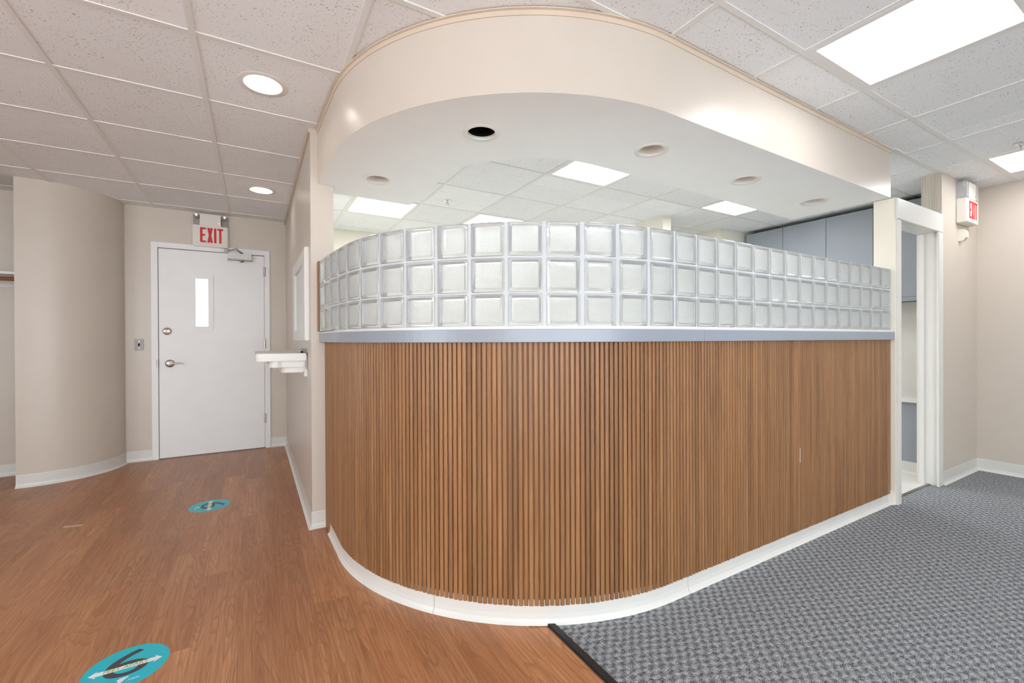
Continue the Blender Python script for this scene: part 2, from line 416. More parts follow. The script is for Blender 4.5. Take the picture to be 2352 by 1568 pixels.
# side wall with the one window whose reflection stands in the glass blocks
bm = bmesh.new()
bbox(bm, XL - 0.1, XL, YF, 0.30, 0, ZW); bbox(bm, XL - 0.1, XL, 1.90, YB + 0.12, 0, ZW)
bbox(bm, XL - 0.1, XL, 0.30, 1.90, 0, 0.45); bbox(bm, XL - 0.1, XL, 0.30, 1.90, 2.30, ZW)
part('window_left_offscreen', bm, 'wall', label='beige side wall of the hallway with one daylight window', cat='wall', kind='structure')
W_('wall_right', (XR, XR + 0.1, YF, 1.44, 0, ZW), 'plain beige wall beyond the grey carpet')
W_('wall_doorway', (4.70, XR, 1.315, 1.44, 0, ZW), 'beige wall carrying the tilted exit sign')
boxpart('bare_wall_end', (4.6975, 4.701, 1.318, 1.438, 2.137, ZC), 'raw_paper', bpy.data.objects['wall_doorway'], label='unpainted streaked wall end above the doorway')
# wall behind the camera: window bays on the hallway side, closed on the carpet side
bm = bmesh.new()
bbox(bm, XL, XR, YF - 0.12, YF, 0, 0.35); bbox(bm, XL, XR, YF - 0.12, YF, 2.30, ZW)
bbox(bm, XL, XL + 0.15, YF - 0.12, YF, 0.35, 2.30); bbox(bm, -0.75, -0.60, YF - 0.12, YF, 0.35, 2.30); bbox(bm, 2.3, XR, YF - 0.12, YF, 0.35, 2.30)
part('window_front_offscreen', bm, 'wall', label='beige wall of the waiting room with two daylight windows', cat='wall', kind='structure')
# office shell
W_('wall_office_back', (0.436, XR, YB, YB + 0.12, 0, ZW), 'cream back wall of the reception office', 'cream_wall')
W_('wall_office_right', (XR, XR + 0.1, 1.44, YB, 0, ZW), 'cream wall behind the blue grey cabinets', 'cream_wall')
W_('wall_pier', (3.745, 3.872, 3.25, 4.10, 0, ZW), 'narrow cream pier inside the reception office', 'cream_wall')
W_('wall_pier', (4.775, XR, 3.285, 4.10, 0, ZW), 'wide cream pier at the end of the blue grey cabinets', 'cream_wall')
W_('wall_office_lining', (0.436, 0.446, 4.0, YB, 0, ZW), 'cream lining of the partition inside the office', 'cream_wall')

# cove bases of the room
cove('baseboard_back', straight_frames((-1.07, YB), (DX0 - 0.055, YB), (0, -1)), 'white cove base between rounded wall and door')
cove('baseboard_back', straight_frames((DX1 + 0.05, YB), (0.303, YB), (0, -1)), 'white cove base beside the door hinges')
cove('baseboard_alcove', straight_frames((XL, YB), (-1.55, YB), (0, -1)), 'white cove base in the coat alcove')
cove('baseboard_curved', arc, 'white cove base bent round the curved wall')
k7 = math.sqrt(0.5)
bm = bmesh.new(); sweep(bm, [(0.303, YB, -1, 0), (0.303, 2.99, -1, -1), (0.385, 2.99, 0, -1)], COVE)
part('baseboard_partition', bm, 'vinyl', label='white cove base along the partition wall', cat='baseboard', kind='structure')
cove('baseboard_right', [(4.70, 1.315, 0, -1), (XR, 1.315, -1, -1), (XR, YF, -1, 0)], 'white cove base around the carpeted corner')

# ------------------------------------------------------------------ ceiling
ce = boxpart('ceiling', (XL - 0.1, XR + 0.1, YF - 0.12, YB + 0.12, ZW, ZW + 0.06), 'plenum', label='white suspended tile ceiling on a metal grid', cat='ceiling', kind='structure')
T = 0.6096; ZT = ZC + 0.004
LIGHT_CELLS, HOLES = [], {}
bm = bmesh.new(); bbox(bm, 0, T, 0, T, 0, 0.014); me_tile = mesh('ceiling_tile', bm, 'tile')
def cellrect(x0, x1, y0, y1):
    if x1 - x0 < 0.012 or y1 - y0 < 0.012: return
    holes = [h for h in DOWNS if x0 < h[0] < x1 and y0 < h[1] < y1]
    if holes:
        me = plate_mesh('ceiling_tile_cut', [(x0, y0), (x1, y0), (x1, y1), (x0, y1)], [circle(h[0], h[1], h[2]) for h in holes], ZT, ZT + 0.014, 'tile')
        link('ceiling_tile', me, ce); return
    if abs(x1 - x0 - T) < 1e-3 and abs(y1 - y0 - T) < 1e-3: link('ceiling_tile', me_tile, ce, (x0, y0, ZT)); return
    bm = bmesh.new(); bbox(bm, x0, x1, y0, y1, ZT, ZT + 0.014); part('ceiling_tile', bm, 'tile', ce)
DOWNS = [(0.045, 2.60, 0.088), (0.058, 4.435, 0.088)]
def zone(xs, ys, rects, lights, skip=False):
    for x0, x1 in zip(xs, xs[1:]):
        for y0, y1 in zip(ys, ys[1:]):
            if any(abs(x0 - lx) < 0.1 and abs(y0 - ly) < 0.1 for lx, ly in lights): continue
            for a0, a1, b0, b1 in rects:
                cellrect(max(x0, a0), min(x1, a1), max(y0, b0), min(y1, b1))
    w = 0.012
    for x in (xs[1:] if skip else xs):
        for a0, a1, b0, b1 in rects:
            if a0 - 1e-6 <= x < a1 - 1e-6:
                y0, y1 = max(ys[0], b0), min(ys[-1], b1)
                if y1 - y0 > 0.05: boxpart('grid_bar', (x - w, x + w, y0, y1, ZC, ZT + 0.01), 'grid', ce)
    for y in ys:
        for a0, a1, b0, b1 in rects:
            if b0 - 1e-6 <= y < b1 - 1e-6:
                x0, x1 = max(xs[0], a0), min(xs[-1], a1)
                if x1 - x0 > 0.05: boxpart('grid_bar', (x0, x1, y - w, y + w, ZC + 0.0004, ZT + 0.0096), 'grid', ce)
LX = [XL] + [-0.8314 + T * k for k in range(-4, 4)]            # ... 0.388, 0.997
LY = [YF] + [2.3055 + T * k for k in range(-8, 6)] + [YB]
RX = [0.997] + [2.179 + T * k for k in range(-1, 6)] + [XR]
RY = [YF] + [1.0806 + T * k for k in range(-6, 1)] + [1.335, 1.75]
IX = [0.37] + [1.395 + 0.609 * k for k in range(-1, 7)] + [XR]
IY = [1.335, 1.68] + [2.29 + 0.61 * k for k in range(0, 6)] + [YB]
OUT_L = [(LX[i], LY[j]) for i, j in ()]
lightsR = [(2.179, 1.0806 - T), (2.179 + 4 * T, 1.0806 - T), (2.179, 1.0806 - 4 * T), (2.179 + 4 * T, 1.0806 - 4 * T)]
lightsL = []
lightsI = [(0.786, 4.12), (2.004, 4.12), (2.004, 2.29), (3.831, 2.29)]
zone([x for x in LX if x < 0.3881], LY, [(XL, 0.388, YF, YB)], lightsL)
zone([0.388, 0.997], LY, [(0.388, 0.997, YF, 1.75), (0.388, 0.8, 1.75, 2.99)], [], True)
zone(RX, RY, [(0.997, 3.83, YF, 1.75), (3.83, XR, YF, 1.335)], lightsR, True)
zone(IX, IY, [(0.8, 3.83, 1.75, 3.13), (0.436, 3.83, 3.13, YB), (3.83, XR, 1.335, YB)], lightsI)
boxpart('grid_bar', (3.83, 4.70, 1.31, 1.337, ZC - 0.001, ZC + 0.004), 'grid', ce)

def panel_light(x0, y0, w, d, label, group=None, lens='lens', name='ceiling_light'):
    e = bpy.data.objects.new(name, None); COL.objects.link(e); e.location = (x0 + w / 2, y0 + d / 2, ZC)
    tag(e, label, 'light', group)
    a, b, fr = w / 2 - 0.006, d / 2 - 0.006, 0.030
    bm = bmesh.new()
    for q in ((-a, a, -b, -b + fr), (-a, a, b - fr, b), (-a, -a + fr, -b + fr, b - fr), (a - fr, a, -b + fr, b - fr)):
        bbox(bm, q[0], q[1], q[2], q[3], -0.001, 0.02)
    part('frame', bm, 'grid', e)
    boxpart('lens', (-a + fr - 0.002, a - fr + 0.002, -b + fr - 0.002, b - fr + 0.002, 0.004, 0.012), lens, e)
    return e
LBL = {0: 'lit square ceiling panel beside the curved soffit over the carpet', 1: 'lit square ceiling panel near the tilted exit sign',
       2: 'lit square ceiling panel over the middle of the waiting room', 3: 'lit square ceiling panel by the plain right wall behind the carpet'}
for k, (x, y) in enumerate(lightsR): panel_light(x, y, T, T, LBL[k], name='ceiling_light' if k < 2 else 'ceiling_light_offscreen')
LBI = ['lit square panel by the cream back wall, half behind the soffit leg', 'lit square panel of the office just above the glass blocks',
       'lit square panel of the office under the soffit bend', 'lit square panel of the office near the blue grey cabinets']
for k, (x, y) in enumerate(lightsI): panel_light(x, y, 0.609, 0.61, LBI[k], lens='office_lens')

# ------------------------------------------------------------------ soffit over the counter
def catmull(pts, n=8):
    out = []
    for i in range(len(pts) - 1):
        p0, p1, p2, p3 = [Vector(pts[max(0, min(len(pts) - 1, i + d))]) for d in (-1, 0, 1, 2)]
        for k in range(n):
            t = k / n
            out.append(tuple(0.5 * ((2 * p1) + (p2 - p0) * t + (2 * p0 - 5 * p1 + 4 * p2 - p3) * t * t + (3 * p1 - p0 - 3 * p2 + p3) * t ** 3)))
    return out + [tuple(pts[-1])]
scx, scy, sr = 1.55, 2.50, 1.187
s_arc = [(scx - sr * math.cos(t), scy - sr * math.sin(t)) for t in [PI / 2 * k / 48 for k in range(49)]]
outer = [(0.345, 2.988), (0.352, 2.75)] + s_arc + [(2.2, 1.322), (3.0, 1.329), (3.83, 1.336)]
inner = catmull([(0.985, 2.70), (0.985, 2.50), (0.990, 2.40), (1.018, 2.31), (1.062, 2.235), (1.125, 2.155), (1.222, 2.06), (1.333, 1.985), (1.480, 1.932), (1.65, 1.915), (1.933, 1.92)], 6)
poly = outer + [(3.83, 1.986), (2.85, 1.950)] + inner[::-1] + [(0.982, 3.15), (0.44, 3.135), (0.44, 2.988)]
CANS = [(0.653, 2.735), (0.932, 1.880), (1.780, 1.617), (2.618, 1.632), (3.456, 1.645)]
ZS = 2.14
me = plate_mesh('soffit', poly, [circle(x, y, 0.0685) for x, y in CANS], ZS, ZC + 0.002, ['soffit_side', 'soffit_white'])
for p in me.polygons:
    p.material_index = 1 if abs(p.normal.z) > 0.5 else 0
    p.use_smooth = abs(p.normal.z) < 0.5
so = link('soffit', me, label='curved beige soffit with white underside above the counter', cat='soffit', kind='structure')
try:
    me.set_sharp_from_angle(angle=0.6)
except Exception: pass
def normals2d(pts):
    out = []
    for k, (x, y) in enumerate(pts):
        a, b = pts[max(0, k - 1)], pts[min(len(pts) - 1, k + 1)]
        t = Vector((b[0] - a[0], b[1] - a[1])).normalized(); out.append((x, y, t.y, -t.x))
    return out
fr_s = normals2d(outer)
if fr_s[0][2] > 0: fr_s = [(x, y, -nx, -ny) for x, y, nx, ny in fr_s]
bm = bmesh.new(); sweep(bm, fr_s, [(0, ZC - 0.026), (0, ZC), (0.014, ZC), (0.014, ZC - 0.004), (0.004, ZC - 0.006), (0.004, ZC - 0.026)])
part('edge_trim', bm, 'tan_trim', so)
boxpart('trim_2', (0.290, 0.304, 2.985, YB, ZC - 0.024, ZC + 0.001), 'tan_trim', None, 0.002, label='tan edge trim along the top of the partition wall', cat='trim', kind='structure')

def downlight(x, y, z, lit, label, group=None, empty=False):
    e = bpy.data.objects.new('recessed_downlight', None); COL.objects.link(e); e.location = (x, y, z); tag(e, label, 'light', group)
    ro = 0.0655 if not lit else 0.086
    k = ro / 0.0655
    bm = bmesh.new()
    lathe(bm, [(0.0645 * k, 0.012), (0.0645 * k, 0.0), (0.067 * k, -0.0035), (0.085 * k, -0.003), (0.088 * k, -0.0005), (0.088 * k, 0.0)], 40)
    part('trim_ring', bm, 'trim_white', e)
    bm = bmesh.new()
    prof = [(0.0650 * k, 0.002)]
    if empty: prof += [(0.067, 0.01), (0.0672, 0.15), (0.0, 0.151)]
    elif lit: prof += [(0.0585 * k, 0.012), (0.050 * k, 0.03), (0.038 * k, 0.060)]
    else:
        n = 14
        for q in range(n):
            f = q / n; r = 0.0640 - 0.020 * f; zz = 0.004 + 0.085 * f
            prof += [(r, zz), (r - 0.0022, zz + 0.003)]
        prof += [(0.042, 0.092), (0.0, 0.093)]
    lathe(bm, prof, 40); part('housing', bm, 'black' if empty else ('baffle' if not lit else 'reflector'), e)  # empty can coloured black in place of the shade inside it
    if lit:
        bm = bmesh.new(); lathe(bm, [(0.0385 * k, 0.060), (0.037 * k, 0.056), (0.020 * k, 0.053), (0.0001, 0.052)], 32); part('lamp', bm, 'lamp', e)
    return e
downlight(0.045, 2.60, ZT, True, 'lit recessed downlight in a ceiling tile beside the soffit')
downlight(0.058, 4.435, ZT, True, 'lit recessed downlight in a ceiling tile near the exit door')
downlight(*CANS[0], ZS, False, 'unlit downlight in the soffit leg beside the partition wall')
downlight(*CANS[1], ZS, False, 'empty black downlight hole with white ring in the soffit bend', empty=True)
downlight(*CANS[2], ZS, False, 'unlit ribbed downlight in the soffit next to the empty black hole')
downlight(*CANS[3], ZS, False, 'middle one of three unlit downlights along the straight soffit')
downlight(*CANS[4], ZS, False, 'unlit downlight in the soffit nearest the white post')

# ------------------------------------------------------------------ reception counter
CX_, CY_, RC = 1.60, 2.553, 1.21
YL, XE = 2.985, 3.857
L1 = YL - CY_; L2 = PI / 2 * RC; L3 = XE - CX_
def cpath(s, flare=0.012):
    if s < L1:
        f = (L1 - s) / L1; return (CX_ - RC - flare * f, CY_ + L1 - s, -1.0, 0.0)
    if s < L1 + L2:
        t = (s - L1) / RC; return (CX_ - RC * math.cos(t), CY_ - RC * math.sin(t), -math.cos(t), -math.sin(t))
    return (CX_ + s - L1 - L2, CY_ - RC, 0.0, -1.0)
def cframes(s0, s1, step=0.04, flare=0.012):
    n = max(2, int((s1 - s0) / step)); ss = [s0 + (s1 - s0) * k / n for k in range(n + 1)]
    for b in (L1, L1 + L2):
        if s0 < b < s1: ss.append(b)
    return [cpath(s, flare) for s in sorted(set(ss))]
LT = L1 + L2 + L3
ctr = bpy.data.objects.new('reception_counter', None); COL.objects.link(ctr); ctr.location = (0, 0, 0)
tag(ctr, 'curved reception counter clad in vertical oak slats under a blue grey band', 'counter')
ZF0, ZF1, ZSILL = 1.152, 1.206, 1.220
bm = bmesh.new(); sweep(bm, cframes(0, LT), [(-0.13, 0), (-0.13, ZF1), (-0.021, ZF1), (-0.021, 0)]); part('half_wall', bm, 'soffit_white', ctr)
bm = bmesh.new(); sweep(bm, cframes(0, LT), [(-0.021, 0.01), (-0.021, ZF1), (-0.010, ZF1), (-0.010, 0.01)], smooth=False); part('backing_panel', bm, 'backing', ctr)
def slat_mesh(z0):
    bm = bmesh.new(); w, d = 0.0090, 0.0110
    pts = [(-w, -d), (w, -d), (w * 0.97, -0.0045), (w * 0.80, -0.0014), (w * 0.50, 0.0), (-w * 0.50, 0.0), (-w * 0.80, -0.0014), (-w * 0.97, -0.0045)]
    prism(bm, [(x, -y) for x, y in pts], z0, ZF0 + 0.004)
    return mesh('slat', bm, 'slat')
me_slat, me_slat_low = slat_mesh(0.075), slat_mesh(0.004)
pitch = 0.0215; ns = int(LT / pitch)
for k in range(ns):
    s = pitch * (k + 0.5) + (LT - ns * pitch) / 2
    x, y, nx, ny = cpath(s)
    o = link('slat', me_slat_low if s < 0.14 else me_slat, ctr, (x, y, random.uniform(-0.0012, 0.0012)), math.atan2(ny, nx) + PI / 2)
    if random.random() < 0.35: o.rotation_euler[2] += random.uniform(-0.05, 0.05)
# cove base in three lengths
CCOVE = [(-0.0105, 0.098), (-0.0065, 0.096), (-0.0065, 0.040), (-0.004, 0.020), (0.002, 0.008), (0.009, 0.0), (-0.0105, 0.0)]
sj1, sj2 = L1 + RC * math.atan2(CY_ - 1.80, CX_ - 0.655), L1 + L2 + 0.115
for a, b in ((0.13, sj1 - 0.001), (sj1 + 0.001, sj2 - 0.001), (sj2 + 0.001, LT - 0.03)):
    bm = bmesh.new(); sweep(bm, cframes(a, b), CCOVE, smooth=False)
    part('cove_base', bm, 'vinyl', ctr)
bm = bmesh.new()
sweep(bm, [(XE - 0.032, CY_ - RC, 0, -1), (XE + 0.03, 1.317, 0, -1)], CCOVE); part('cove_base', bm, 'vinyl', ctr)
# fascia band in two lengths, running past the post
sj = L1 + L2 + 0.20
for a, b, f in ((0.0, sj - 0.0008, None), (sj + 0.0008, LT + 0.072, None)):
    bm = bmesh.new(); sweep(bm, cframes(a, b, flare=0.022), [(-0.02, ZF0), (-0.02, ZF1), (0.019, ZF1), (0.021, ZF1 - 0.002), (0.021, ZF0 + 0.002), (0.019, ZF0)]); part('fascia_band', bm, 'laminate', ctr)
bm = bmesh.new(); sweep(bm, cframes(0.0, LT, flare=0.020), [(-0.15, ZF1), (-0.15, ZSILL), (0.010, ZSILL), (0.014, ZSILL - 0.004), (0.014, ZF1)]); part('sill', bm, 'trim_white', ctr)

# glass block wall on the sill
gw = bpy.data.objects.new('glass_block_screen', None); COL.objects.link(gw)
tag(gw, 'three rows of textured glass blocks standing on the counter sill', 'glass wall')
front = [(0.3455, 2.924), (0.3533, 2.772), (0.3653, 2.621), (0.3827, 2.470), (0.4002, 2.319), (0.4333, 2.170), (0.4885, 2.029), (0.565, 1.8975),
         (0.666, 1.784), (0.770, 1.672), (0.889, 1.574), (1.021, 1.491), (1.165, 1.424), (1.317, 1.377), (1.470, 1.350)]
front += [(1.628 + (3.852 - 1.628) * k / 15, 1.343) for k in range(16)]
BW, BH, BD = 0.1405, 0.140, 0.078
def block_mesh(hh):
    bm = bmesh.new(); w, h, d = BW / 2, hh / 2, BD / 2
    def ring(y, i, r=0.0):
        a, b = w - i, h - i
        if r <= 0: return [bm.verts.new((x, y, z)) for x, z in ((-a, -b), (a, -b), (a, b), (-a, b))]
        out = []
        for cx, cz, t0 in ((a - r, -(b - r), -PI / 2), (a - r, b - r, 0), (-(a - r), b - r, PI / 2), (-(a - r), -(b - r), PI)):
            for q in range(4):
                t = t0 + PI / 2 * q / 3; out.append(bm.verts.new((cx + r * math.cos(t), y, cz + r * math.sin(t))))
        return out
    spec = [(-d + 0.0045, 0.0175, 0.006), (-d + 0.0035, 0.0145, 0.007), (-d, 0.0105, 0.008), (-d + 0.0004, 0.0025, 0.007), (-d + 0.004, 0.0, 0.006)]
    rs = [ring(*q) for q in spec] + [ring(-y, i, r) for y, i, r in spec[::-1]]
    for a, b in zip(rs, rs[1:]):
        for k in range(len(a)):
            f = bm.faces.new((a[k], a[(k + 1) % len(a)], b[(k + 1) % len(a)], b[k])); f.material_index = 0; f.smooth = True
    for r in (rs[0], rs[-1]):
        f = bm.faces.new(r); f.material_index = 1
    return mesh('glass_block', bm, ['glass_rim', 'glass_face'])
BH0 = 0.1315
me_block, me_block_low = block_mesh(BH), block_mesh(BH0)
rows = [1.2200, 1.3580, 1.5060]
mort = bmesh.new()
blocks = []
for k in range(30):
    p, q = Vector(front[k]), Vector(front[k + 1]); c = (p + q) / 2; t = (q - p).normalized(); n = Vector((t.y, -t.x))
    if n.dot(Vector((1.6, 2.55)) - c) > 0: n = -n
    cen = c - n * (BD / 2 - 0.002)
    for z in rows:
        lo = z < 1.3
        link('glass_block', me_block_low if lo else me_block, gw, (cen.x, cen.y, z + (BH0 if lo else BH) / 2), math.atan2(t.y, t.x))
    blocks.append((cen, t, n))
# mortar: vertical wedges between neighbouring columns, horizontal beds between rows
zt = rows[2] + BH
dd = BD / 2 - 0.004
def corner(b, side, fb): return b[0] + b[1] * (side * (BW / 2 - 0.001)) + b[2] * (fb * dd)
for a, b in zip(blocks, blocks[1:]):
    prism(mort, [tuple(corner(a, 1, 1)), tuple(corner(b, -1, 1)), tuple(corner(b, -1, -1)), tuple(corner(a, 1, -1))], ZSILL, zt - 0.001)
for a in blocks:
    for z0, z1 in ((rows[0] + BH0 - 0.001, rows[1] + 0.001), (rows[1] + BH - 0.001, rows[2] + 0.001)):
        prism(mort, [tuple(corner(a, -1, 1)), tuple(corner(a, 1, 1)), tuple(corner(a, 1, -1)), tuple(corner(a, -1, -1))], z0, z1)
part('mortar', mort, 'mortar', gw)
a = blocks[0]; c = a[0] - a[1] * (BW / 2)
bm = bmesh.new(); bbox(bm, 0.338, 0.352, 2.926, 2.992, ZSILL, zt + 0.002); part('end_trim', bm, 'slat', gw, label='thin bare wood strip at the partition end')
bm = bmesh.new(); bbox(bm, 3.850, 3.858, 1.346, 1.42, ZSILL, zt); part('end_mortar', bm, 'mortar', gw)

# ------------------------------------------------------------------ doorway beside the counter
ow = bpy.data.objects.new('door_2', None); COL.objects.link(ow); tag(ow, 'open white doorway frame leading into the reception office', 'doorway', kind='structure')
boxpart('post', (3.857, 3.914, 1.317, 1.446, 0, 2.142), 'post_cream', ow, 0.002)
boxpart('post_casing', (3.865, 3.918, 1.306, 1.318, 0, 2.0), 'trim_white', ow, 0.002)
boxpart('header', (3.850, 4.690, 1.303, 1.318, 1.99, 2.136), 'trim_white', ow, 0.003)
boxpart('head_jamb', (3.914, 4.690, 1.317, 1.446, 1.994, 2.130), 'trim_white', ow, 0.002)
boxpart('jamb', (4.625, 4.702, 1.318, 1.446, 0, 1.995), 'trim_white', ow, 0.002)
boxpart('door_stop', (4.612, 4.626, 1.395, 1.430, 0, 1.994), 'trim_white', ow, 0.002)
boxpart('casing', (4.600, 4.690, 1.303, 1.319, 0, 1.992), 'trim_white', ow, 0.003)

# ------------------------------------------------------------------ exit door
d1 = bpy.data.objects.new('door_1', None); COL.objects.link(d1); tag(d1, 'white flush door with a narrow wired window and lever handle', 'door', kind='structure')
dy = YB - 0.004
WX0, WX1, WA0, WA1 = -0.522, -0.405, 1.303, 1.805
bm = bmesh.new()
for q in ((DX0 + 0.004, WX0, 0.008, DZ - 0.006), (WX1, DX1 - 0.004, 0.008, DZ - 0.006), (WX0, WX1, 0.008, WA0), (WX0, WX1, WA1, DZ - 0.006)):
    bbox(bm, q[0], q[1], dy, dy + 0.044, q[2], q[3])
sl = part('slab', bm, 'door_white', d1)
bm = bmesh.new()
for q in ((-0.560, -0.366, 1.279, WA0 + 0.004), (-0.560, -0.366, WA1 - 0.004, 1.848), (-0.560, WX0 + 0.004, WA0 + 0.004, WA1 - 0.004), (WX1 - 0.004, -0.366, WA0 + 0.004, WA1 - 0.004)):
    bbox(bm, q[0], q[1], dy - 0.010, dy + 0.004, q[2], q[3])
lf = part('lite_frame', bm, 'door_white', d1, 0.002)
boxpart('pane', (WX0, WX1, dy + 0.018, dy + 0.024, WA0, WA1), 'wire_glass', lf)
# lever
MY = Matrix.Rotation(PI / 2, 4, 'X')     # lathe axis towards -Y
def latheY(bm, x, z, y, prof, n=28): lathe(bm, prof, n, Matrix.Translation((x, y, z)) @ MY)
hd = bpy.data.objects.new('lever_handle', None); COL.objects.link(hd); hd.parent = d1; hd['label'] = 'satin nickel lever'
bm = bmesh.new(); latheY(bm, -0.728, 0.941, dy, [(0.038, 0.0), (0.038, 0.006), (0.033, 0.011), (0.016, 0.013), (0.014, 0.045), (0.012, 0.052), (0.0001, 0.053)]); part('rose', bm, 'metal', hd)
bm = bmesh.new(); tube(bm, [(-0.728, dy - 0.044, 0.941), (-0.70, dy - 0.047, 0.940), (-0.67, dy - 0.047, 0.944), (-0.635, dy - 0.045, 0.944), (-0.610, dy - 0.044, 0.932)], [0.011, 0.009, 0.007, 0.006, 0.005]); part('lever', bm, 'metal', hd)
db = bpy.data.objects.new('deadbolt', None); COL.objects.link(db); db.parent = d1
bm = bmesh.new(); latheY(bm, -0.748, 1.262, dy, [(0.046, 0.0), (0.046, 0.002), (0.034, 0.003)]); part('backplate', bm, 'beige_plastic', db)
bm = bmesh.new(); latheY(bm, -0.748, 1.262, dy, [(0.034, 0.002), (0.034, 0.010), (0.028, 0.014), (0.0001, 0.015)]); part('rose', bm, 'metal', db)
bm = bmesh.new(); tube(bm, [(-0.770, dy - 0.020, 1.250), (-0.726, dy - 0.020, 1.276)], [0.006, 0.005]); part('thumb_turn', bm, 'chrome', db)
# strike plate, hinges
boxpart('strike_plate', (DX0 - 0.016, DX0 + 0.001, YB - 0.022, YB - 0.004, 0.905, 0.985), 'dark_metal', d1)
for z in (1.86, 1.08, 0.275):
    bm = bmesh.new(); lathe(bm, [(0.0001, 0.0), (0.009, 0.0), (0.009, 0.10), (0.0001, 0.10)], 14, Matrix.Translation((DX1 + 0.001, YB - 0.024, z)))
    for zz in (0.018, 0.078): lathe(bm, [(0.0095, zz), (0.0098, zz + 0.001), (0.0098, zz + 0.004), (0.0095, zz + 0.005)], 14, Matrix.Translation((DX1 + 0.001, YB - 0.024, z)))
    part('hinge', bm, 'metal', d1)
# closer
cl = bpy.data.objects.new('door_closer', None); COL.objects.link(cl); cl.parent = d1; cl['label'] = 'grey hydraulic door closer'
boxpart('body', (-0.236, -0.020, dy - 0.058, dy, 2.020, 2.078), 'closer', cl, 0.004)
bm = bmesh.new(); bbox(bm, -0.238, -0.018, dy - 0.060, dy, 2.010, 2.022); part('base_rail', bm, 'dark_metal', cl, 0.002)
bm = bmesh.new(); lathe(bm, [(0.018, 2.012), (0.016, 2.0), (0.010, 1.992), (0.0001, 1.990)], 16, Matrix.Translation((-0.115, dy - 0.03, 0))); part('valve_cap', bm, 'dark_metal', cl)
def bar(bm, p, q, w, h):
    p, q = Vector(p), Vector(q); d = (q - p).normalized(); s = d.cross(Vector((0, 0, 1))).normalized() * w / 2; u = s.cross(d).normalized() * h / 2
    a = [bm.verts.new(p + s * i + u * j) for i, j in ((-1, -1), (1, -1), (1, 1), (-1, 1))]; b = [bm.verts.new(q + s * i + u * j) for i, j in ((-1, -1), (1, -1), (1, 1), (-1, 1))]
    bm.faces.new(a[::-1]); bm.faces.new(b)
    for k in range(4): bm.faces.new((a[k], a[(k + 1) % 4], b[(k + 1) % 4], b[k]))
bm = bmesh.new(); bar(bm, (-0.110, dy - 0.035, 2.085), (-0.155, dy - 0.20, 2.092), 0.022, 0.006); part('main_arm', bm, 'dark_metal', cl)
bm = bmesh.new(); bar(bm, (-0.155, dy - 0.20, 2.098), (-0.235, YB - 0.03, 2.103), 0.014, 0.010)
lathe(bm, [(0.0001, 2.086), (0.009, 2.086), (0.009, 2.112), (0.0001, 2.114)], 14, Matrix.Translation((-0.155, dy - 0.20, 0))); part('link_arm', bm, 'metal', cl)
bm = bmesh.new(); bbox(bm, -0.268, -0.225, YB - 0.045, YB - 0.018, 2.092, 2.118); part('shoe', bm, 'dark_metal', cl, 0.002)
# casing
tr = bpy.data.objects.new('trim_1', None); COL.objects.link(tr); tag(tr, 'white casing around the exit door', 'door frame', kind='structure')
cw = 0.052
for nm, dm in (('side_casing', (DX0 - cw, DX0, YB - 0.018, YB + 0.01, 0, DZ + cw)), ('side_casing', (DX1, DX1 + cw, YB - 0.018, YB + 0.01, 0, DZ + cw)), ('head_casing', (DX0, DX1, YB - 0.018, YB + 0.01, DZ, DZ + cw))):
    boxpart(nm, dm, 'door_white', tr, 0.003)
for dm in ((DX0, DX1, YB + 0.042, YB + 0.06, DZ - 0.014, DZ), (DX0, DX0 + 0.014, YB + 0.042, YB + 0.06, 0, DZ), (DX1 - 0.014, DX1, YB + 0.042, YB + 0.06, 0, DZ)):
    boxpart('jamb_stop', dm, 'door_white', tr)
boxpart('sill_plate', (DX0, DX1, YB + 0.02, YB + 0.12, -0.004, 0.012), 'dark_metal', tr)

# ------------------------------------------------------------------ exit signs
def exit_letters(parent, x0, z0, w, h, y, mat, sx=1):
    """letters E X I T on a plane facing -Y; x0 left, z0 bottom"""
    st = h * 0.155
    def rect(bm, a, b, c, d): bbox(bm, x0 + a * w, x0 + b * w, y - 0.0015, y + 0.001, z0 + c * h, z0 + d * h)
    bm = bmesh.new(); rect(bm, 0, .105, 0, 1); rect(bm, .105, .26, .88, 1); rect(bm, .105, .22, .44, .56); rect(bm, .105, .26, 0, .12); part('letter', bm, mat, parent, label='letter E')
    bm = bmesh.new()
    for p in ([(.31, 1), (.42, 1), (.56, 0), (.45, 0)], [(.45, 1), (.56, 1), (.42, 0), (.31, 0)]):
        pts = [(x0 + a * w, z0 + b * h) for a, b in p]
        dy_ = 0.0 if p[0][0] == .31 else 0.0002
        va = [bm.verts.new((x, y - 0.0015 - dy_, z)) for x, z in pts]; vb = [bm.verts.new((x, y + 0.001, z)) for x, z in pts]
        bm.faces.new(va); bm.faces.new(vb[::-1])
        for k in range(4): bm.faces.new((va[k], va[(k + 1) % 4], vb[(k + 1) % 4], vb[k]))
    part('letter', bm, mat, parent, label='letter X')
    bm = bmesh.new(); rect(bm, .61, .715, 0, 1); part('letter', bm, mat, parent, label='letter I')
    bm = bmesh.new(); rect(bm, .76, 1.02, .88, 1); rect(bm, .84, .94, 0, .88); part('letter', bm, mat, parent, label='letter T')

